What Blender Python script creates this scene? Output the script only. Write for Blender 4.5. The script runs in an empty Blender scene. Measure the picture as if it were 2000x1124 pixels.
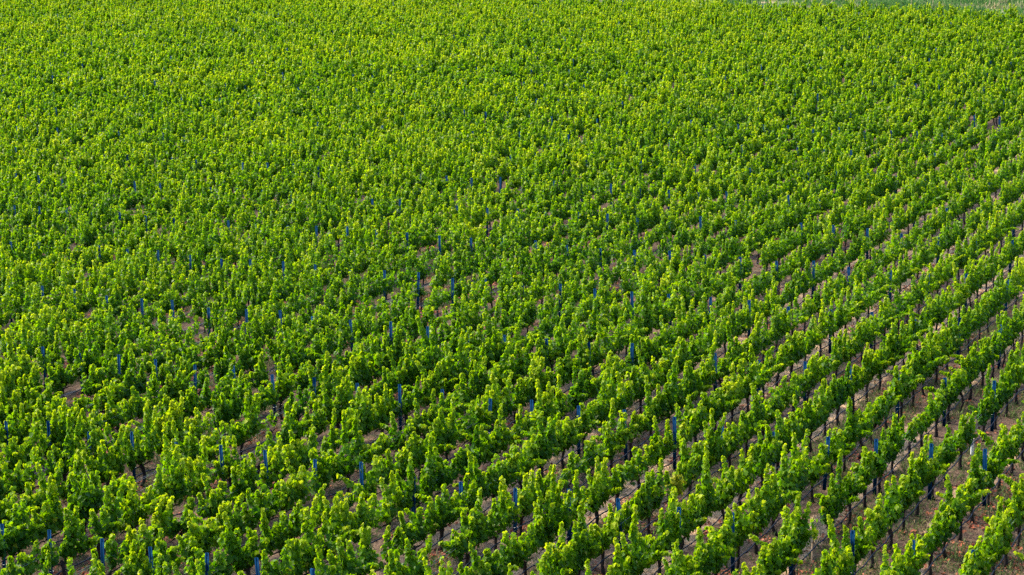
import bpy, math, random
import numpy as np
from mathutils import Vector

# ------------------------------------------------------------------ layout (metres)
F, TH, ROLL, H = 4071.65, 0.21317, -0.015293, 21.724       # focal length in photo pixels (2000 wide), pitch, roll, camera height
PHI, RS, PS = 0.449096, 1.805266, 9.12444                   # row heading, row spacing, post spacing along a row
U0, V0 = -46.8987, 56.0646
VS = PS / 5.0                                               # vine spacing
V_END = V0 + PS * 19.95                                     # headland at the far end of the rows
ROT = math.pi / 2 - PHI
CP, SP = math.cos(PHI), math.sin(PHI)

def world(U, V): return U * CP + V * SP, -U * SP + V * CP

def project(X, Y, Z):
    z = Y * math.cos(TH) - (Z - H) * math.sin(TH)
    y = -Y * math.sin(TH) - (Z - H) * math.cos(TH)
    if z < 5: return -1e6, -1e6, z
    u, v = F * X / z, F * y / z
    c, s = math.cos(ROLL), math.sin(ROLL)
    return 1000 + c * u - s * v, 562 + s * u + c * v, z

scene = bpy.context.scene
COL = scene.collection

# ------------------------------------------------------------------ helpers
def tag(o, label=None, cat=None, group=None, kind=None):
    for k, v in (('label', label), ('category', cat), ('group', group), ('kind', kind)):
        if v: o[k] = v
    return o

def mesh_from(name, verts, loops, counts, mats, midx=None, attrs=None):
    me = bpy.data.meshes.new(name)
    verts = np.ascontiguousarray(verts, dtype=np.float32)
    loops = np.ascontiguousarray(loops, dtype=np.int32)
    counts = np.ascontiguousarray(counts, dtype=np.int32)
    me.vertices.add(len(verts)); me.vertices.foreach_set('co', verts.ravel())
    me.loops.add(len(loops)); me.loops.foreach_set('vertex_index', loops)
    me.polygons.add(len(counts))
    st = np.zeros(len(counts), dtype=np.int32); st[1:] = np.cumsum(counts)[:-1]
    me.polygons.foreach_set('loop_start', st)
    if midx is not None: me.polygons.foreach_set('material_index', np.ascontiguousarray(midx, dtype=np.int32))
    for m in mats: me.materials.append(m)
    for k, a in (attrs or {}).items():
        at = me.attributes.new(k, 'FLOAT', 'FACE')
        at.data.foreach_set('value', np.ascontiguousarray(a, dtype=np.float32))
    me.update(calc_edges=True)
    return me

def link(name, me, parent=None, loc=None):
    o = bpy.data.objects.new(name, me); COL.objects.link(o)
    if parent: o.parent = parent
    if loc: o.location = loc
    return o

def empty(name, loc, rz=0):
    o = bpy.data.objects.new(name, None); COL.objects.link(o)
    o.location = loc; o.rotation_euler = (0, 0, rz); o.empty_display_size = .3
    return o

def tube(pts, radii, sides=7, cap=True):
    """a tapered tube through pts -> (verts, loops, counts)"""
    P = np.asarray(pts, float); n = len(P)
    T = np.gradient(P, axis=0); T /= np.linalg.norm(T, axis=1)[:, None] + 1e-9
    ref = np.array([0.31, 0.87, 0.2]) if abs(T[0][2]) > .7 else np.array([0, 0, 1.])
    A = np.cross(T, ref); A /= np.linalg.norm(A, axis=1)[:, None] + 1e-9
    B = np.cross(T, A)
    an = np.arange(sides) * 2 * np.pi / sides
    R = np.asarray(radii, float)
    if R.ndim == 1: R = np.repeat(R[:, None], sides, 1)
    V = P[:, None, :] + R[:, :, None] * (np.cos(an)[None, :, None] * A[:, None, :] + np.sin(an)[None, :, None] * B[:, None, :])
    i = np.arange(n - 1)[:, None] * sides; j = np.arange(sides)[None, :]; j2 = (j + 1) % sides
    Q = np.stack([i + j, i + j2, i + sides + j2, i + sides + j], -1).reshape(-1, 4)
    loops = list(Q.ravel()); counts = [4] * len(Q)
    if cap:
        loops += list(range(sides))[::-1]; counts.append(sides)
        loops += [(n - 1) * sides + k for k in range(sides)]; counts.append(sides)
    return V.reshape(-1, 3), np.array(loops), np.array(counts)

def join(parts):
    vs, ls, cs, off = [], [], [], 0
    for v, l, c in parts:
        vs.append(v); ls.append(np.asarray(l) + off); cs.append(c); off += len(v)
    return np.concatenate(vs), np.concatenate(ls), np.concatenate(cs)

def box(x0, x1, y0, y1, z0, z1):
    v = np.array([[x, y, z] for z in (z0, z1) for y in (y0, y1) for x in (x0, x1)], float)
    q = [[0, 2, 3, 1], [4, 5, 7, 6], [0, 1, 5, 4], [2, 6, 7, 3], [0, 4, 6, 2], [1, 3, 7, 5]]
    return v, np.array(q).ravel(), np.full(6, 4)

# ------------------------------------------------------------------ materials
def mat(name):
    m = bpy.data.materials.new(name); m.use_nodes = True
    nt = m.node_tree; nt.nodes.clear()
    out = nt.nodes.new('ShaderNodeOutputMaterial')
    return m, nt, out

def N(nt, typ, **kw):
    n = nt.nodes.new(typ)
    for k, v in kw.items(): setattr(n, k, v)
    return n

def ramp(nt, stops, src=None):
    r = N(nt, 'ShaderNodeValToRGB'); e = r.color_ramp.elements
    while len(e) < len(stops): e.new(.5)
    for el, (p, c) in zip(e, stops): el.position = p; el.color = (*c, 1)
    if src: nt.links.new(src, r.inputs[0])
    return r

def mathn(nt, op, a, b=None, c=None, clamp=False):
    n = N(nt, 'ShaderNodeMath', operation=op, use_clamp=clamp)
    for i, x in enumerate((a, b, c)):
        if x is None: continue
        if isinstance(x, (int, float)): n.inputs[i].default_value = x
        else: nt.links.new(x, n.inputs[i])
    return n.outputs[0]

def mix(nt, fac, a, b):
    n = N(nt, 'ShaderNodeMix', data_type='RGBA')
    for i, x in ((0, fac), (6, a), (7, b)):
        if isinstance(x, (int, float)): n.inputs[i].default_value = x
        elif isinstance(x, tuple): n.inputs[i].default_value = (*x, 1)
        else: nt.links.new(x, n.inputs[i])
    return n.outputs[2]

def noise(nt, vec, scale, detail=3, rough=.55, dist=0):
    n = N(nt, 'ShaderNodeTexNoise')
    n.inputs['Scale'].default_value = scale; n.inputs['Detail'].default_value = detail
    n.inputs['Roughness'].default_value = rough; n.inputs['Distortion'].default_value = dist
    if vec: nt.links.new(vec, n.inputs['Vector'])
    return n.outputs[0]

def leaf_material(name, front, back, trans, rough=.5, tfac=.42, spec=.16):
    """front / trans: colour stops over the leaf's age (0 old, 1 young tip); back is the paler underside"""
    m, nt, out = mat(name)
    a = N(nt, 'ShaderNodeAttribute', attribute_name='age')
    f = ramp(nt, front, a.outputs['Fac']); t = ramp(nt, trans, a.outputs['Fac'])
    g = N(nt, 'ShaderNodeNewGeometry')
    c = mix(nt, g.outputs['Backfacing'], f.outputs[0], mix(nt, .5, f.outputs[0], back))
    p = N(nt, 'ShaderNodeBsdfPrincipled')
    p.inputs['Roughness'].default_value = rough
    p.inputs['Specular IOR Level'].default_value = spec
    nt.links.new(c, p.inputs['Base Color'])
    tr = N(nt, 'ShaderNodeBsdfTranslucent'); nt.links.new(t.outputs[0], tr.inputs['Color'])
    mx = N(nt, 'ShaderNodeMixShader'); mx.inputs[0].default_value = tfac
    nt.links.new(p.outputs[0], mx.inputs[1]); nt.links.new(tr.outputs[0], mx.inputs[2])
    nt.links.new(mx.outputs[0], out.inputs[0])
    return m

def plain(name, stops, scale=8, rough=.8, spec=.3, metal=0, bump=0, stretch=(1, 1, 1)):
    m, nt, out = mat(name)
    tc = N(nt, 'ShaderNodeTexCoord'); mp = N(nt, 'ShaderNodeMapping'); mp.inputs['Scale'].default_value = stretch
    nt.links.new(tc.outputs['Object'], mp.inputs['Vector'])
    nz = noise(nt, mp.outputs[0], scale, 4)
    r = ramp(nt, stops, nz)
    p = N(nt, 'ShaderNodeBsdfPrincipled')
    p.inputs['Roughness'].default_value = rough; p.inputs['Specular IOR Level'].default_value = spec
    p.inputs['Metallic'].default_value = metal
    nt.links.new(r.outputs[0], p.inputs['Base Color'])
    if bump:
        b = N(nt, 'ShaderNodeBump'); b.inputs['Strength'].default_value = bump; b.inputs['Distance'].default_value = .02
        nt.links.new(nz, b.inputs['Height']); nt.links.new(b.outputs[0], p.inputs['Normal'])
    nt.links.new(p.outputs[0], out.inputs[0])
    return m

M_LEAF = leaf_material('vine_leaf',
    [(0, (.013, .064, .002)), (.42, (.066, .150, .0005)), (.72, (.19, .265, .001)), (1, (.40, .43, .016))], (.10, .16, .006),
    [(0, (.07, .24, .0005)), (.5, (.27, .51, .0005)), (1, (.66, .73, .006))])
M_YELLOW = leaf_material('yellowed_leaf',
    [(0, (.12, .17, .01)), (.5, (.25, .26, .012)), (1, (.36, .33, .02))], (.25, .25, .06),
    [(0, (.30, .36, .01)), (1, (.60, .55, .03))])
M_CANE = plain('cane_bark', [(.3, (.10, .05, .02)), (.7, (.20, .11, .04))], 20)
M_BARK = plain('vine_bark', [(.3, (.012, .009, .010)), (.55, (.030, .022, .021)), (.8, (.075, .058, .05))], 14, .9, .2, 0, .8, (1, 1, .25))
M_POST = plain('sky_tinted_post_steel', [(.3, (.0005, .022, .070)), (.6, (.001, .036, .105)), (.8, (.003, .05, .135))], 5, .75, .04, 0)  # galvanised steel; the blue of reflected sky is put into its base colour
M_WIRE = plain('wire_steel', [(.3, (.30, .33, .36)), (.7, (.50, .52, .55))], 3, .35, .5, .6)
M_HOSE = plain('hose_plastic', [(.3, (.006, .010, .024)), (.7, (.014, .024, .050))], 6, .6, .12)
M_REDLEAF = leaf_material('fallen_leaf', [(0, (.16, .035, .02)), (.5, (.30, .085, .045)), (1, (.42, .17, .10))], (.30, .12, .08),
    [(0, (.25, .05, .02)), (1, (.4, .16, .08))], .7, .12)
M_STRAW = leaf_material('straw', [(0, (.09, .055, .037)), (.5, (.26, .165, .10)), (1, (.52, .36, .22))], (.3, .22, .15),
    [(0, (.2, .15, .1)), (1, (.45, .34, .2))], .8, .1)
M_WEED = leaf_material('weed_blade', [(0, (.035, .08, .025)), (.5, (.085, .15, .045)), (1, (.25, .24, .09))], (.1, .13, .07),
    [(0, (.05, .12, .03)), (1, (.25, .26, .08))], .7, .25)
M_GRASS = leaf_material('headland_grass', [(0, (.018, .085, .018)), (.5, (.04, .14, .022)), (.72, (.10, .19, .035)), (.8, (.34, .27, .14)), (1, (.50, .38, .24))], (.1, .15, .06),
    [(0, (.05, .16, .03)), (.7, (.15, .28, .06)), (1, (.4, .33, .18))], .7, .3)
M_TUBE = plain('grow_tube_card', [(.3, (.55, .55, .55)), (.7, (.75, .75, .73))], 5, .6)
M_STAKE = plain('stake_wood', [(.3, (.20, .14, .10)), (.7, (.33, .25, .18))], 9, .85)

def ground_material():
    m, nt, out = mat('vineyard_soil')
    tc = N(nt, 'ShaderNodeTexCoord'); P = tc.outputs['Object']
    vr = N(nt, 'ShaderNodeVectorRotate', rotation_type='Z_AXIS'); vr.inputs['Angle'].default_value = PHI
    nt.links.new(P, vr.inputs['Vector'])
    sx = N(nt, 'ShaderNodeSeparateXYZ'); nt.links.new(vr.outputs[0], sx.inputs[0])
    U, V = sx.outputs[0], sx.outputs[1]
    wob = mathn(nt, 'MULTIPLY', mathn(nt, 'SUBTRACT', noise(nt, P, 1.3, 4), .5), .55)
    r = mathn(nt, 'ADD', mathn(nt, 'DIVIDE', mathn(nt, 'SUBTRACT', U, U0), RS), wob)
    fr = mathn(nt, 'FRACT', r)
    par = mathn(nt, 'GREATER_THAN', mathn(nt, 'FRACT', mathn(nt, 'MULTIPLY', r, .5)), .5)        # odd alleys: dry grass
    d = mathn(nt, 'ABSOLUTE', mathn(nt, 'SUBTRACT', fr, .55))
    strip = N(nt, 'ShaderNodeMapRange', interpolation_type='SMOOTHSTEP'); nt.links.new(d, strip.inputs[0])
    strip.inputs[1].default_value = .34; strip.inputs[2].default_value = .18
    # stretched fibres along the rows
    mp = N(nt, 'ShaderNodeMapping'); nt.links.new(vr.outputs[0], mp.inputs[0]); mp.inputs['Scale'].default_value = (1, .35, 1)
    fib = noise(nt, mp.outputs[0], 16, 5, .7, .6)
    mid = noise(nt, P, 4.5, 4, .6); big = noise(nt, P, .35, 3)
    tan = ramp(nt, [(.28, (.22, .13, .075)), (.45, (.46, .285, .17)), (.62, (.61, .41, .26)), (.8, (.70, .52, .36))], fib)
    grey = ramp(nt, [(.30, (.050, .031, .024)), (.48, (.175, .110, .078)), (.62, (.31, .205, .145)), (.8, (.46, .325, .235))], fib)
    soil = ramp(nt, [(.3, (.028, .018, .015)), (.5, (.095, .058, .042)), (.68, (.19, .122, .085)), (.85, (.33, .22, .16))], fib)
    alley = mix(nt, mathn(nt, 'MULTIPLY', par, 1.0), grey.outputs[0], tan.outputs[0])
    side = N(nt, 'ShaderNodeMapRange', interpolation_type='SMOOTHSTEP'); nt.links.new(mathn(nt, 'ADD', U, mathn(nt, 'MULTIPLY', big, 9.0)), side.inputs[0])
    side.inputs[1].default_value = U0 + RS * 13 + 4.5; side.inputs[2].default_value = U0 + RS * 5 + 4.5
    leafy = ramp(nt, [(.34, (.030, .022, .018)), (.5, (.095, .058, .042)), (.66, (.20, .125, .085)), (.82, (.36, .25, .17))], fib)
    alley = mix(nt, mathn(nt, 'MULTIPLY', side.outputs[0], .9), alley, leafy.outputs[0])
    c = mix(nt, strip.outputs[0], soil.outputs[0], alley)
    gm = N(nt, 'ShaderNodeMapRange'); nt.links.new(mid, gm.inputs[0]); gm.inputs[1].default_value = .56; gm.inputs[2].default_value = .72
    gf = mathn(nt, 'MULTIPLY', gm.outputs[0], .7)
    c = mix(nt, gf, c, mix(nt, fib, (.07, .10, .035), (.17, .20, .09)))
    # headland past the row ends: grass with bare patches
    hv = mathn(nt, 'GREATER_THAN', mathn(nt, 'ADD', V, mathn(nt, 'MULTIPLY', wob, 2.0)), V_END + 1.4)
    head = mix(nt, noise(nt, P, .6, 4), (.06, .11, .035), (.16, .17, .07))
    bare = N(nt, 'ShaderNodeMapRange'); nt.links.new(noise(nt, P, .16, 3), bare.inputs[0]); bare.inputs[1].default_value = .58; bare.inputs[2].default_value = .64
    head = mix(nt, bare.outputs[0], head, tan.outputs[0])
    c = mix(nt, hv, c, head)
    p = N(nt, 'ShaderNodeBsdfPrincipled'); p.inputs['Roughness'].default_value = .95; p.inputs['Specular IOR Level'].default_value = .15
    nt.links.new(c, p.inputs['Base Color'])
    b = N(nt, 'ShaderNodeBump'); b.inputs['Strength'].default_value = .9; b.inputs['Distance'].default_value = .06
    nt.links.new(mathn(nt, 'ADD', fib, mathn(nt, 'MULTIPLY', mid, 1.5)), b.inputs['Height']); nt.links.new(b.outputs[0], p.inputs['Normal'])
    nt.links.new(p.outputs[0], out.inputs[0])
    return m

# ------------------------------------------------------------------ ground
gv = np.array([[-2500, -600, 0], [2500, -600, 0], [2500, 4500, 0], [-2500, 4500, 0]], float)
ground = link('ground', mesh_from('ground', gv, np.arange(4), np.array([4]), [ground_material()]))
tag(ground, 'brown vineyard soil with dry straw alleys between the rows', 'ground', None, 'structure')

# ------------------------------------------------------------------ leaves
def unit(a): return a / (np.linalg.norm(a, axis=-1, keepdims=True) + 1e-9)

def leaf_cloud(rng, vigor, width, lod, sides=(1., 1.), sprawl=.12, tallshoot=.34, half=.93, grow=1., tint=0., post=False):
    """positions, normals, tip directions, sizes, ages of the leaves of one vine (x along the row, z up), and its shoots"""
    n_sh = int(round(rng.integers(11, 15) * (.55 + .45 * vigor)))
    xs = np.linspace(-half, half, n_sh) + rng.normal(0, .07, n_sh)
    keep = rng.random(n_sh) < np.where(xs < 0, sides[0], sides[1])
    xs = xs[keep]
    if len(xs) < 2: xs = np.array([-.1, .1])
    Ps, Ns, Ds, Ss, As, shoots = [], [], [], [], [], []
    clump = rng.normal(0, 1, 4)
    for x in xs:
        env = (1.0 - .10 * (x / half) ** 2) + .15 * math.sin(3.1 * x + clump[0]) + .14 * math.sin(6.9 * x + 2 * clump[1])
        L = vigor * grow * env * rng.uniform(.62, .98)
        tall = rng.random() < tallshoot
        if tall: L *= rng.uniform(1.3, 1.65)
        y0 = rng.normal(0, .05); lean = rng.normal(0, .115) * width; dx = rng.normal(0, .12) + .26 * x / half
        arch = 0.
        if rng.random() < sprawl:
            lean = rng.choice([-1, 1]) * rng.uniform(.35, .8); arch = rng.uniform(.25, .6); L *= .95
        k = 9
        t = np.linspace(0, 1, k)
        ctr = np.stack([x + dx * L * t, y0 + lean * L * t ** 1.2 + rng.normal(0, .02, k), .80 + L * t - arch * L * t ** 2.2], 1)
        shoots.append(ctr)
        n = max(6, int(L * 78 * lod))
        tt = np.clip(rng.random(n) ** .86 * 1.0, 0, 1)
        tt[:2] = rng.uniform(.93, 1, 2)
        c = np.stack([np.interp(tt, t, ctr[:, i]) for i in range(3)], 1)
        a = rng.uniform(0, 2 * math.pi, n)
        rad = np.stack([np.cos(a), np.sin(a), rng.normal(-.05, .25, n)], 1)
        reach = (.05 + .105 * (1 - tt ** 4)) * rng.uniform(.3, 1.15, n) * width
        if tall: reach = np.where(tt > .5, reach * .62, reach)
        reach = np.where((tt > .15) & (tt < .6), reach * 1.3, reach)
        pos = c + rad * reach[:, None]
        pos[:, 2] += np.where(tt < .2, .10 * rng.random(n), 0)
        nor = unit(rad * [.75, .95, .4] + np.array([0, 0, .55]) + rng.normal(0, .42, (n, 3)))
        tip = unit(rad * .6 + np.array([0, 0, -.75]) + rng.normal(0, .35, (n, 3)))
        tip = unit(tip - nor * (tip * nor).sum(1, keepdims=True))
        size = .154 * rng.uniform(.66, 1.2, n) * (1 - .30 * tt ** 5)
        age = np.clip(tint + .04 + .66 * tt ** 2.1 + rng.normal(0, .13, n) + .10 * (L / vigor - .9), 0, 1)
        Ps.append(pos); Ns.append(nor); Ds.append(tip); Ss.append(size); As.append(age)
    P, N_, D, S, A = (np.concatenate(q) for q in (Ps, Ns, Ds, Ss, As))
    if post:                                   # the grower keeps the canopy clear of the line post
        ok = ~((np.abs(P[:, 0] + .2 * VS) < .17) & (P[:, 1] < .05) & (rng.random(len(P)) < post))
        P, N_, D, S, A = P[ok], N_[ok], D[ok], S[ok], A[ok]
    return P, N_, D, S, A, shoots

# outlines in (side, along, lift): a lobed vine leaf folded on its midrib; a simpler one further off
LOBED = np.array([(0, -.42, .0), (-.36, -.48, .06), (-.54, -.08, .12), (-.30, .20, .05), (0, .56, -.06), (.30, .20, .05), (.54, -.08, .12), (.36, -.48, .06)])
LOBED_F = [(0, 4, 3, 2, 1), (0, 7, 6, 5, 4)]
SIMPLE = np.array([(0, -.48, 0), (-.5, -.1, .10), (0, .52, -.04), (.5, -.1, .10)])
SIMPLE_F = [(0, 3, 2, 1)]

def leaf_mesh(P, Nn, D, S, lobed, rng):
    T, Fc = (LOBED, LOBED_F) if lobed else (SIMPLE, SIMPLE_F)
    n, k = len(P), len(T)
    side = np.cross(D, Nn)
    cup = rng.uniform(.2, 2.0, n)
    asp = rng.uniform(.85, 1.15, n)
    V = (P[:, None] + S[:, None, None] * (T[None, :, 0, None] * side[:, None] * asp[:, None, None] + T[None, :, 1, None] * D[:, None] + T[None, :, 2, None] * Nn[:, None] * cup[:, None, None]))
    base = (np.arange(n) * k)[:, None]
    loops = (base + np.concatenate([np.array(f) for f in Fc])[None, :]).ravel()
    counts = np.tile([len(f) for f in Fc], n)
    return V.reshape(-1, 3), loops, counts, len(Fc)

def stem_strips(shoots, r=.007):
    """thin three-sided canes"""
    parts = []
    for c in shoots:
        parts.append(tube(c[:-1], np.linspace(r, r * .4, len(c) - 1), 3, False))
    return join(parts)

GRIDS = {}
def val_noise(x, y, seed):
    if seed not in GRIDS: GRIDS[seed] = np.random.default_rng(seed).random((256, 256))
    g = GRIDS[seed]
    xi, yi = np.floor(x).astype(int), np.floor(y).astype(int); fx, fy = x - xi, y - yi
    fx, fy = fx * fx * (3 - 2 * fx), fy * fy * (3 - 2 * fy)
    q = lambda a, b: g[a % 256, b % 256]
    return (q(xi, yi) * (1 - fx) + q(xi + 1, yi) * fx) * (1 - fy) + (q(xi, yi + 1) * (1 - fx) + q(xi + 1, yi + 1) * fx) * fy

# ------------------------------------------------------------------ vines: which ones stand where
def vine_v(j, n): return V0 + PS * j + (.2 + n) * VS
YOUNG = {(17, 1, 3): 'tube', (16, 0, 1): 'stake'}
SPARSE = {(5, 0, 1), (4, 0, 3)}
MISSING = {(8, 9, 3), (8, 9, 4), (8, 10, 0), (7, 9, 4), (7, 10, 0), (9, 9, 4)}
YELLOW = {(13, 0, 2)}
vines = []
for k in range(-92, 24):
    for j in range(-2, 24):
        for n in range(5):
            V = vine_v(j, n)
            if random.Random(k * 7919 + j * 131 + n).random() < .010: continue      # a vine has died here
            if V > V_END - .5 - .11 * (k + 2) + 1.2 * math.sin(k * 12.9898): continue
            U = U0 + RS * k
            X, Y = world(U, V)
            if Y < 50: continue
            px, py, z = project(X, Y, 1.1)
            m = 4.5 * F / z
            if px < -m or px > 2000 + m or py > 1124 + 2.2 * F / z * .35 + 60 or py < -60: continue
            infr = -.35 * F / z < px < 2000 + .35 * F / z and project(X, Y, 1.75)[1] < 1120
            vines.append((z, k, j, n, X, Y, infr, px, py))
vines.sort()
near, far = [], []
for v in vines: (near if v[6] and len(near) < 300 else far).append(v)
print('vines', len(near), len(far))

def vine_params(k, j, n, rng):
    vig = float(np.clip(rng.normal(1.0, .13), .66, 1.3))
    wid = float(np.clip(rng.normal(1.0, .16), .7, 1.4))
    sides = [1., 1.]
    r = rng.random()
    if r < .13: sides[rng.integers(0, 2)] = .35
    elif r < .18: vig *= .68; sides = [.65, .65]
    spr = .10 + .14 * (rng.random() < .3)
    half = float(np.clip(rng.normal(.68 if k >= 8 else .61, .09), .38, .84))
    patch = val_noise(np.array([k * .13 + 40.]), np.array([(j + n / 5) * .7 + 40.]), 77)[0] - .5
    patch2 = val_noise(np.array([k * .35 + 40.]), np.array([(j + n / 5) * 1.6 + 40.]), 78)[0] - .5
    grow = (1.13 if k < 8 else 1.13 - .014 * (k - 8)) * (1 + .22 * patch + .14 * patch2)
    tint = .18 * patch + .12 * patch2 + rng.normal(0, .07)
    return vig, wid, sides, spr, half, grow, tint

# ------------------------------------------------------------------ far vines: one mass
ord_rng = np.random.default_rng(5)
VV, LL, CC, AA, MI, off = [], [], [], [], [], 0
BV = []
for (z, k, j, n, X, Y, infr, px, py) in far:
    if (k, j, n) in MISSING: continue
    rng = np.random.default_rng((k + 200) * 10007 + (j + 5) * 101 + n)
    sc = float(np.clip(z / 105., 1., 1.75))
    vig, wid, sides, spr, half, grow, tint = vine_params(k, j, n, rng)
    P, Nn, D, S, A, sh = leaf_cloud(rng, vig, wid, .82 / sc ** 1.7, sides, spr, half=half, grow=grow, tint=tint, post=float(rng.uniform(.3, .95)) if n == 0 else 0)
    S = S * sc * .98
    ca, sa = math.cos(ROT), math.sin(ROT)
    Rm = np.array([[ca, sa, 0], [-sa, ca, 0], [0, 0, 1]])
    v, l, c, nf = leaf_mesh(P @ Rm + [X, Y, 0], Nn @ Rm, D @ Rm, S, False, rng)
    VV.append(v); LL.append(l + off); CC.append(c); AA.append(A); MI.append(np.zeros(len(c), int)); off += len(v)
    if z < 190:
        lx, ly = rng.normal(0, .06), rng.normal(0, .06)
        b = tube([(X, Y, -.02), (X + lx, Y + ly, .4), (X + lx * .4, Y + ly * .4, .84)], [.055, .042, .05], 4, False)
        VV.append(b[0]); LL.append(b[1] + off); CC.append(b[2]); AA.append(np.zeros(len(b[2]))); MI.append(np.ones(len(b[2]), int)); off += len(b[0])
me = mesh_from('vine_rows', np.concatenate(VV), np.concatenate(LL), np.concatenate(CC), [M_LEAF, M_BARK], np.concatenate(MI), {'age': np.concatenate(AA)})
print('far faces', len(me.polygons))
o = link('distant_grapevines', me)
tag(o, 'green mass of grapevine rows receding to the far edge of the vineyard', 'vines', None, 'stuff')
del VV, LL, CC, AA, MI

# ------------------------------------------------------------------ words for the labels
ONES = 'zeroth first second third fourth fifth sixth seventh eighth ninth tenth eleventh twelfth thirteenth fourteenth fifteenth sixteenth seventeenth eighteenth nineteenth'.split()
TENS = {2: 'twent', 3: 'thirt', 4: 'fort', 5: 'fift', 6: 'sixt', 7: 'sevent', 8: 'eight', 9: 'ninet'}
def ordinal(n):
    if n < 20: return ONES[n]
    if n >= 100: return 'hundred-' + ordinal(n - 100) if n > 100 else 'hundredth'
    t, o = divmod(n, 10)
    return TENS[t] + ('ieth' if o == 0 else 'y-' + ONES[o])
ROW_ONE = 19                                   # the row whose drip hose meets the lower right corner
def row_word(k): return ordinal(max(1, ROW_ONE - k + 1))

# ------------------------------------------------------------------ near vines: a thing each
def trunk_mesh(rng):
    lx, ly = rng.normal(0, .05, 2)
    k = 9; t = np.linspace(0, 1, k)
    hgt = rng.uniform(.76, .86)
    pts = np.stack([lx * np.sin(t * 3) + rng.normal(0, .008, k), ly * np.sin(t * 3.4) + rng.normal(0, .008, k), -.03 + t * (hgt + .03)], 1)
    rad = np.array([.075, .058, .050, .047, .046, .048, .054, .066, .045])[:, None] * rng.uniform(.82, 1.2, (k, 8)) * rng.uniform(.95, 1.3)
    return tube(pts, rad, 8), pts[-2]

def cordon_mesh(rng, head, s, ln):
    k = 7; t = np.linspace(0, 1, k)
    pts = np.stack([head[0] + s * (.02 + ln * t), head[1] * (1 - t) + rng.normal(0, .012, k), head[2] + .03 * np.sin(t * 3) + rng.normal(0, .012, k)], 1)
    rad = np.linspace(.036, .014, k)[:, None] * rng.uniform(.8, 1.25, (k, 6))
    return tube(pts, rad, 6)

idx_in_row = {}
for v in sorted(near, key=lambda v: (v[1], v[2], v[3])):
    idx_in_row[v[1]] = idx_in_row.get(v[1], 0) + 1
    idx_in_row[v[1:4]] = idx_in_row[v[1]]

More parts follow.
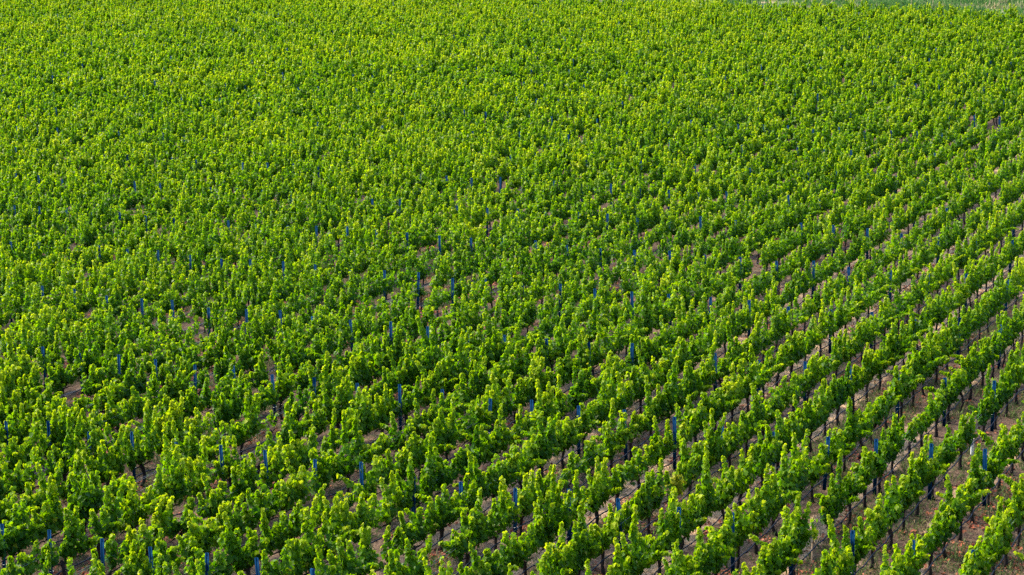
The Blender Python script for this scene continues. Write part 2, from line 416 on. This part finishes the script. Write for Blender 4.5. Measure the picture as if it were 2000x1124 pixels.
def make_vine(v):
    z, k, j, n, X, Y = v[:6]
    rng = np.random.default_rng((k + 200) * 10007 + (j + 5) * 101 + n)
    vig, wid, sides, spr, half, grow, tint = vine_params(k, j, n, rng)
    key = (k, j, n)
    where = f'{ordinal(idx_in_row[key])} up along {row_word(k)} row from lower right corner'
    if k > ROW_ONE: where = f'{ordinal(idx_in_row[key])} in edge row cut off by lower right corner'
    root = empty('grapevine', (X + rng.normal(0, .03), Y + rng.normal(0, .03), 0), ROT + rng.normal(0, .05))
    young = YOUNG.get(key)
    lod, cloud = 1., None
    if young:
        pts = [(0, 0, 0), (.02, .01, .4), (-.02, .0, .95), (.01, 0, 1.35)]
        tm = tube(pts, [.014, .012, .009, .004], 6)
        link('trunk', mesh_from('young_stem', *tm, [M_CANE]), root)
        m_ = 26
        t = rng.uniform(.5, 1., m_); a = rng.uniform(0, 6.28, m_)
        rad = np.stack([np.cos(a), np.sin(a), np.zeros(m_)], 1)
        P = np.stack([np.zeros(m_), np.zeros(m_), 1.35 * t], 1) + rad * rng.uniform(.04, .13, m_)[:, None]
        Nn = unit(rad + [0, 0, .6] + rng.normal(0, .3, (m_, 3))); D = unit(rad * .5 + [0, 0, -.8]); D = unit(D - Nn * (D * Nn).sum(1, keepdims=True))
        lv, ll, lc, nf = leaf_mesh(P, Nn, D, rng.uniform(.09, .14, m_), True, rng)
        link('foliage', mesh_from('young_foliage', lv, ll, lc, [M_LEAF], None, {'age': np.repeat(rng.uniform(.2, .8, m_), nf)}), root)
        lab = 'young vine in %s, ' % ('white tube' if young == 'tube' else 'brown sleeve')
        tag(root, lab + where, 'grapevine', 'young replanted vines')
        st = empty('grow_tube' if young == 'tube' else 'stake_sleeve', (X, Y, 0), ROT)
        if young == 'tube':
            ring = [(.052, 0), (.055, .3), (.05, .62)]
            link('tube_shell', mesh_from('tube_shell', *tube([(0, 0, 0), (0, 0, .3), (0, 0, .62)], [.062, .060, .062], 10, False), [M_TUBE]), st)
            link('support_stake', mesh_from('support_stake', *box(.075, .10, -.013, .013, -.02, .72), [M_STAKE]), st)
            tag(st, 'white cardboard grow tube round a young vine among green weeds', 'grow tube')
        else:
            link('sleeve', mesh_from('sleeve', *tube([(0, 0, 0), (0, 0, .3), (0, 0, .58)], [.075, .072, .078], 8, False), [M_STAKE]), st)
            link('support_stake', mesh_from('support_stake', *box(.085, .11, -.013, .013, -.02, .66), [M_STAKE]), st)
            tag(st, 'pale brown sleeve round a young vine near the bottom edge', 'grow tube')
        return
    tm, head = trunk_mesh(rng)
    tr = link('trunk', mesh_from('trunk', *tm, [M_BARK]), root)
    for s in (-1, 1):
        link('cordon', mesh_from('cordon', *cordon_mesh(rng, head, s, min(.72, half)), [M_BARK]), root)
    bare = key in SPARSE
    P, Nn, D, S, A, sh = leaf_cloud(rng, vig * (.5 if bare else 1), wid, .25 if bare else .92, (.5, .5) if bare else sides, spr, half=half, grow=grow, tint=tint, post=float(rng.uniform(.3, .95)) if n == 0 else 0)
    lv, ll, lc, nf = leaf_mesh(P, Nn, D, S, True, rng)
    sv, sl, sc_ = stem_strips(sh)
    yellow = key in YELLOW
    age = np.concatenate([np.repeat(A, nf), np.zeros(len(sc_))])
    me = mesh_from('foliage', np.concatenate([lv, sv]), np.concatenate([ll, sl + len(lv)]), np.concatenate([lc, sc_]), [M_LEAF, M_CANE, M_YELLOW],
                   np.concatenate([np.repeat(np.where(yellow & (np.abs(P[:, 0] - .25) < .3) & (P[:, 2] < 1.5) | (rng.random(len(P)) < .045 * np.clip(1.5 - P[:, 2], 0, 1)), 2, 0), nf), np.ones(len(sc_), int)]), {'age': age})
    link('foliage', me, root)
    if yellow: look = 'partly yellowed grapevine'
    elif bare: look = 'nearly bare stunted grapevine'
    elif sides[0] + sides[1] < 1.7: look = 'thin gappy grapevine'
    elif vig > 1.13: look = 'tall leafy grapevine'
    elif vig < .86: look = 'short grapevine'
    elif wid > 1.14: look = 'broad bushy grapevine'
    elif spr > .2: look = 'sprawling grapevine'
    elif wid < .86: look = 'narrow upright grapevine'
    else: look = 'leafy grapevine'
    tag(root, f'{look}, {where}', 'grapevine', 'grapevines in the near rows')

for v in near:
    if v[1:4] not in MISSING: make_vine(v)

# ------------------------------------------------------------------ posts
def post_mesh(rng, simple=False):
    """rolled steel line post: a shallow hat section with flanges, with hook notches punched along both edges"""
    h = 1.9; w, d, t = .052, .040, .009
    if simple: return box(-d, d, -w, w, -.05, h)
    parts = [box(-.006, 0, -w * .55, w * .55, -.05, h),
             box(0, d, -w * .55 - t, -w * .55, -.05, h), box(0, d, w * .55, w * .55 + t, -.05, h),
             box(d - t, d, -w * 1.25, -w * .55 - t, -.05, h), box(d - t, d, w * .55 + t, w * 1.25, -.05, h)]
    for i in range(9):
        zz = .55 + i * .15
        for s in (-1, 1):
            parts.append(box(d - t - .004, d + .003, s * w * 1.25 if s > 0 else s * w * 1.25 - .006, s * w * 1.25 + .006 if s > 0 else s * w * 1.25, zz, zz + .035))
    return join(parts)

PM = mesh_from('post_profile', *post_mesh(None), [M_POST])
TIE = mesh_from('wire_tie', *tube([(.046 * math.cos(a), .070 * math.sin(a), .62 + .004 * math.sin(3 * a)) for a in np.linspace(0, 2 * math.pi, 13)], np.full(13, .006), 5, False), [M_WIRE])
VISIBLE_POSTS = None
# row: the posts of it that show through the canopy
SHOWING = {-58: (19,), -49: (12,), -47: (13,), -45: (11, 12), -44: (12, 13, 14, 15), -43: (14,), -42: (11,), -41: (13,), -40: (11, 14), -39: (10,), -37: (9, 10), -35: (11, 20), -34: (9, 13), -32: (8, 10, 11), -31: (10,), -30: (8,), -29: (15,), -28: (8, 10), -27: (7, 9), -26: (7, 9), -25: (8, 9), -24: (6, 10, 11), -23: (7, 9, 16), -22: (7, 15), -20: (5, 7, 12), -19: (5, 6, 7, 12, 13, 15, 20), -18: (5,), -17: (7, 12, 13), -16: (4, 5, 6, 20), -15: (4, 5, 6, 12), -14: (4, 5, 8, 10, 18), -13: (4, 6, 9, 10, 11), -12: (3, 4, 5, 8, 9, 11), -11: (3, 4), -10: (3, 4, 8, 9, 10), -9: (3, 5, 9), -8: (2, 3, 4, 5, 8, 9, 10, 17), -7: (2, 3, 6, 12, 18), -6: (2, 3, 5, 6, 7, 8, 15), -5: (2, 4, 5, 6, 8, 11, 12), -4: (2, 3, 5, 6, 13), -3: (1, 2, 3, 4, 5, 6, 7), -2: (1, 2, 3, 4, 5, 6, 9, 11, 14), -1: (1, 2, 3, 4, 5, 6, 7, 8, 9, 10, 11, 19), 0: (0, 1, 2, 3, 4, 5, 6, 8, 9, 14, 16), 1: (0, 1, 3, 4, 6, 7, 8, 9), 2: (0, 1, 2, 3, 4, 5, 6, 9, 10, 12), 3: (0, 1, 2, 3, 4, 5, 6, 7, 8, 9, 14), 4: (-1, 1, 2, 3, 4, 5, 6, 8, 9, 13), 5: (-1, 0, 1, 2, 3, 4, 5, 8, 9, 12), 6: (-1, 0, 1, 2, 3, 4, 6, 7, 8, 9), 7: (-1, 0, 1, 2, 3, 4, 5, 6, 9, 10, 11), 8: (-1, 0, 1, 2, 3, 4, 5, 7, 10), 9: (-1, 0, 1, 2, 3, 4, 5, 7, 9), 10: (0, 1, 3, 4, 5, 6, 7), 11: (0, 1, 2, 3, 4, 5, 6, 7), 12: (0, 1, 2, 3, 4, 5, 7), 13: (0, 1, 2, 3, 4, 5, 6), 14: (0, 1, 2, 3, 4, 5), 15: (0, 1, 2, 3, 4), 16: (0, 1, 2, 3), 17: (0, 1, 2), 18: (0, 1), 19: (0,)}
VISIBLE_POSTS = {(k, j) for k, v in SHOWING.items() for j in v}
#END_VISIBLE
posts = []
for k in range(-92, 24):
    for j in range(-2, 22):
        rng = np.random.default_rng(900000 + (k + 200) * 997 + j + 7)
        U, V = U0 + RS * k + rng.normal(0, .025), V0 + PS * j + rng.normal(0, .06)
        if V > V_END - .11 * (k + 2): continue
        X, Y = world(U, V)
        if Y < 48: continue
        px, py, z = project(X, Y, 1.0)
        m = 4 * F / z
        if px < -m or px > 2000 + m or py > 1250 or py < -40: continue
        infr = 0 < project(X, Y, 1.6)[0] < 2000 and project(X, Y, 1.85)[1] < 1115
        posts.append((z, k, j, X, Y, infr, rng.normal(0, .022), rng.normal(0, .022), rng.uniform(-.07, .16) - (.22 if z > 110 else 0)))
posts.sort()
if VISIBLE_POSTS is None:
    solo = [p for p in posts if p[5]][:600]
else:
    solo = [p for p in posts if (p[1], p[2]) in VISIBLE_POSTS][:300]
solo_keys = {(p[1], p[2]) for p in solo}
cnt = {}
for p in sorted(solo, key=lambda p: (p[1], p[2])):
    cnt[p[1]] = cnt.get(p[1], 0) + 1; cnt[(p[1], p[2])] = cnt[p[1]]
for (z, k, j, X, Y, infr, tx, ty, dz) in solo:
    r = empty('trellis_post', (X, Y, dz), ROT); r.rotation_euler = (tx, ty, ROT + math.pi)
    b = link('post_body', PM, r)
    if z < 95: link('wire_tie', TIE, r)
    tag(r, f'steel post tinted sky blue, {ordinal(cnt[(k, j)])} one showing along {row_word(k)} row from lower right corner', 'post', 'blue steel posts along the rows')
PF = []
for (z, k, j, X, Y, infr, tx, ty, dz) in posts:
    if (k, j) in solo_keys: continue
    v, l, c = post_mesh(None, True)
    ca, sa = math.cos(ROT), math.sin(ROT)
    v = v.copy(); v[:, 0] += ty * v[:, 2]; v[:, 1] -= tx * v[:, 2]
    PF.append((np.stack([X + v[:, 0] * ca - v[:, 1] * sa, Y + v[:, 0] * sa + v[:, 1] * ca, v[:, 2] + dz], 1), l, c))
if PF:
    o = link('distant_posts', mesh_from('distant_posts', *join(PF), [M_POST]))
    tag(o, 'steel posts tinted sky blue, almost hidden among the far vine rows', 'posts', None, 'stuff')

# ------------------------------------------------------------------ drip hoses and trellis wires, one per row
def row_span(k):
    vs = [v for v in vines if v[1] == k and v[0] < 125]
    if not vs: return None
    a = [vine_v(v[2], v[3]) for v in vs]
    return min(a) - 1.5, max(a) + 1.0

for k in range(-8, 22):
    sp = row_span(k)
    if not sp or k > 20: continue
    rng = np.random.default_rng(7000 + k)
    U = U0 + RS * k
    nv = int((sp[1] - sp[0]) / (VS / 4)) + 2
    V = np.linspace(sp[0], sp[1], nv)
    ph = (V - vine_v(0, 0)) / VS
    zz = .47 + .035 * np.cos(2 * np.pi * ph) + .02 * np.sin(V * .7 + k) + rng.normal(0, .006, nv)
    uu = U + .06 + .02 * np.sin(V * .9 + k) + rng.normal(0, .008, nv)
    xs, ys = world(uu, V)
    parts = [tube(np.stack([xs, ys, zz], 1), np.full(nv, .021), 6)]
    for vv in np.arange(sp[0] + .4, sp[1], VS / 2):
        x, y = world(np.interp(vv, V, uu), vv); z_ = np.interp(vv, V, zz)
        parts.append(tube([(x - SP * .04, y - CP * .04, z_ - .012), (x, y, z_ - .014), (x + SP * .04, y + CP * .04, z_ - .012)], [.014, .03, .014], 5))
    seen = [v for v in vines if v[1] == k and v[6] and v[0] < 125]
    if not seen: continue
    o = link('drip_hose', mesh_from('drip_hose', *join(parts), [M_HOSE]))
    tag(o, f'black drip hose strung along the trunks of {row_word(k)} vine row from lower right corner' if k <= ROW_ONE else 'black drip hose of the edge row cut off by lower right corner', 'hose', 'drip hoses along the rows')
    w = [tube(np.stack([*world(U - .03 + .01 * np.sin(V + k), V), .83 + .02 * np.cos(2 * np.pi * ph) + 0 * V], 1), np.full(nv, .0035), 4)]
    for hh, ss in ((1.22, .05), (1.22, -.05)):
        w.append(tube(np.stack([*world(U + ss + 0 * V, V), hh + .02 * np.sin(V * .5 + k)], 1), np.full(nv, .0028), 4))
    o = link('trellis_wire', mesh_from('trellis_wire', *join(w), [M_WIRE]))
    tag(o, f'thin steel wires strung through the canopy of {row_word(k)} vine row from lower right corner' if k <= ROW_ONE else 'thin steel wires of the edge row cut off by lower right corner', 'wire', 'trellis wires along the rows')

# ------------------------------------------------------------------ small stuff on the ground
def blades(rng, n, pos, ln, wd, up, age, name, m, label, cat):
    a = rng.uniform(0, 2 * math.pi, n); el = up
    d = np.stack([np.cos(a) * np.cos(el), np.sin(a) * np.cos(el), np.sin(el)], 1)
    s = unit(np.cross(d, np.array([0, 0, 1.]) + rng.normal(0, .5, (n, 3)))) * wd[:, None]
    base = pos; mid_ = pos + d * ln[:, None] * .55 + [0, 0, .01]; tip = pos + d * ln[:, None] + np.stack([np.zeros(n), np.zeros(n), -ln * .12 * (el > .4)], 1)
    V = np.stack([base - s * .6, base + s * .6, mid_ + s, tip, mid_ - s], 1).reshape(-1, 3)
    loops = np.arange(n * 5); counts = np.full(n, 5)
    o = link(name, mesh_from(name, V, loops, counts, [m], None, {'age': age}))
    tag(o, label, cat, None, 'stuff')

def near_points(rng, n, vmax=4.5):
    """points (row number, distance along the rows) over the ground that shows between the near rows"""
    k = rng.uniform(-14, 21, n); v = V0 + PS * rng.uniform(-1.6, vmax, n)
    X, Y = world(U0 + RS * k, v)
    ok = (Y > 52) & (np.abs(X) < Y * .2456 + 4)
    return k[ok], v[ok], X[ok], Y[ok]

rng = np.random.default_rng(11)
# straw
k, v, X, Y = near_points(rng, 150000)
fr = k - np.floor(k); odd = (np.floor(k) % 2) == 1
w = np.where(k < 9, .3, 1) * np.where(np.abs(fr - .55) < .3, np.where(odd, .8, .5), .15) * (.35 + .9 * val_noise(X * .9, Y * .9, 3))
m_ = rng.random(len(k)) < w
n = m_.sum()
age = np.clip(np.where(odd[m_], .60, .24) + rng.normal(0, .22, n), 0, 1)
blades(rng, n, np.stack([X[m_], Y[m_], rng.uniform(.004, .03, n)], 1), rng.uniform(.08, .30, n), rng.uniform(.006, .013, n), np.abs(rng.normal(.08, .16, n)), age,
       'dry_straw', M_STRAW, 'dry straw lying in the alleys between the vine rows', 'straw')
# weeds
k, v, X, Y = near_points(rng, 420000)
fr = k - np.floor(k); odd = (np.floor(k) % 2) == 1
pat = val_noise(X * .55, Y * .55, 8) * .6 + val_noise(X * 1.9, Y * 1.9, 9) * .4
side = np.clip(1 - np.abs(np.where(fr > .5, fr - 1, fr) - .1) / .34, 0, 1)
w = np.clip((pat - .34) * 4.5, 0, 1) * (.12 + .88 * side + np.where(~odd, .30, 0))
m_ = rng.random(len(k)) < w
n = m_.sum()
blades(rng, n, np.stack([X[m_], Y[m_], np.zeros(n)], 1), rng.uniform(.10, .34, n), rng.uniform(.008, .018, n), rng.uniform(.5, 1.45, n), np.clip(rng.beta(2, 3, n) + .35 * (rng.random(n) < .12), 0, 1),
       'weeds', M_WEED, 'grey green weeds growing under the vines', 'weeds')
# fallen red leaves
k, v, X, Y = near_points(rng, 200000, 6)
fr = k - np.floor(k)
pat = val_noise(X * .8, Y * .8, 21) * .65 + val_noise(X * 2.6, Y * 2.6, 22) * .35
w = np.clip((pat - np.where(k < 12, .47, .56)) * 5, 0, 1) * np.where(np.abs(fr - .5) > .12, 1, .3) + .004
w = np.maximum(w, .8 * np.exp(-((X - 15.8) ** 2 + (Y - 65.3) ** 2) / .9)); w = np.maximum(w, .8 * np.exp(-((X - 15.0) ** 2 + (Y - 59.5) ** 2) / .8))
m_ = rng.random(len(k)) < w
n = m_.sum()
nn = unit(np.stack([rng.normal(0, .45, n), rng.normal(0, .45, n), np.ones(n)], 1)); dd = unit(rng.normal(0, 1, (n, 3))); dd = unit(dd - nn * (dd * nn).sum(1, keepdims=True))
lv, ll, lc, nf = leaf_mesh(np.stack([X[m_], Y[m_], rng.uniform(.02, .06, n)], 1), nn, dd, rng.uniform(.06, .125, n), True, rng)
o = link('fallen_leaves', mesh_from('fallen_leaves', lv, ll, lc, [M_REDLEAF], None, {'age': np.repeat(np.clip(rng.normal(.45, .22, n), 0, 1), nf)}))
tag(o, 'reddish brown fallen leaves scattered in drifts under the vines', 'leaves', None, 'stuff')
# headland grass beyond the row ends
n = 130000
k = rng.uniform(-50, 8, n); v = V_END - .11 * (k + 2) + 1.5 + rng.uniform(0, 1, n) ** 1.2 * 50
X, Y = world(U0 + RS * k, v)
pt = val_noise(X * .22, Y * .35, 31)
tan_ = val_noise(X * .16 + 9, Y * .3, 33)
keep = rng.random(n) < np.clip((pt - .25) * 2.2, .06, 1)
X, Y, tan_, n = X[keep], Y[keep], tan_[keep], keep.sum()
age = np.where(tan_ + .12 * rng.normal(0, 1, n) > .68, rng.uniform(.68, 1, n), np.clip(rng.beta(1.6, 2.6, n), 0, .72))
blades(rng, n, np.stack([X, Y, np.zeros(n)], 1), (.25 + 1.1 * val_noise(X * .45, Y * .45, 35)) * rng.uniform(.5, 1.25, n), rng.uniform(.03, .08, n), rng.uniform(.9, 1.5, n), age,
       'grass', M_GRASS, 'tall green and straw coloured grass beyond the row ends', 'grass')

# ------------------------------------------------------------------ a scrap caught in the wires
cx, cy = -5.4, 83.2
scrap = link('plastic_scrap', mesh_from('plastic_scrap', np.array([[-.09, -.05, 0], [0, -.06, .04], [.09, -.03, .01], [.08, .05, .05], [0, .06, -.01], [-.08, .04, .03], [-.09, -.05, -.02], [0, -.06, .02], [.09, -.03, -.01], [.08, .05, .03], [0, .06, -.03], [-.08, .04, .01]], float),
    np.array([0, 1, 4, 5, 1, 2, 3, 4, 11, 10, 7, 6, 10, 9, 8, 7, 0, 6, 7, 1, 1, 7, 8, 2, 2, 8, 9, 3, 3, 9, 10, 4, 4, 10, 11, 5, 5, 11, 6, 0]), np.full(10, 4), [M_TUBE]), None, (cx, cy, 1.0))
scrap.rotation_euler = (.7, .2, .5)
tag(scrap, 'small white scrap caught in a gap between the vines', 'scrap')

# ------------------------------------------------------------------ light
SUN_AZ, SUN_EL = math.radians(-60), math.radians(44)        # to the left of the view and a little ahead of the camera
S = Vector((math.sin(SUN_AZ) * math.cos(SUN_EL), math.cos(SUN_AZ) * math.cos(SUN_EL), math.sin(SUN_EL)))
sd = bpy.data.lights.new('sun', 'SUN'); sd.energy = 3.2; sd.angle = math.radians(14); sd.color = (1, .91, .70)
so = bpy.data.objects.new('sun', sd); COL.objects.link(so); so.rotation_euler = S.to_track_quat('Z', 'Y').to_euler()
so.location = (0, 0, 80)
w = bpy.data.worlds.new('World'); scene.world = w; w.use_nodes = True
nt = w.node_tree; bg = nt.nodes['Background']
sky = nt.nodes.new('ShaderNodeTexSky'); sky.sky_type = 'NISHITA'; sky.sun_disc = False
sky.sun_elevation = SUN_EL; sky.sun_rotation = SUN_AZ
nt.links.new(sky.outputs[0], bg.inputs[0]); bg.inputs[1].default_value = .15
scene.view_settings.view_transform = 'Standard'; scene.view_settings.look = 'None'
scene.view_settings.exposure = 1.72; scene.view_settings.gamma = 1

# ------------------------------------------------------------------ camera
cd = bpy.data.cameras.new('camera'); cam = bpy.data.objects.new('camera', cd); COL.objects.link(cam)
cd.sensor_width = 36; cd.lens = F * 36 / 2000; cd.clip_end = 8000; cd.clip_start = 1
from mathutils import Matrix
cam.matrix_world = Matrix.Translation((0, 0, H)) @ Matrix.Rotation(math.pi / 2 - TH, 4, 'X') @ Matrix.Rotation(ROLL, 4, 'Z')
scene.camera = cam
scene.cycles.max_bounces = 8; scene.cycles.transmission_bounces = 6; scene.cycles.diffuse_bounces = 4
scene.cycles.use_denoising = False
scene.render.filter_size = 1.1
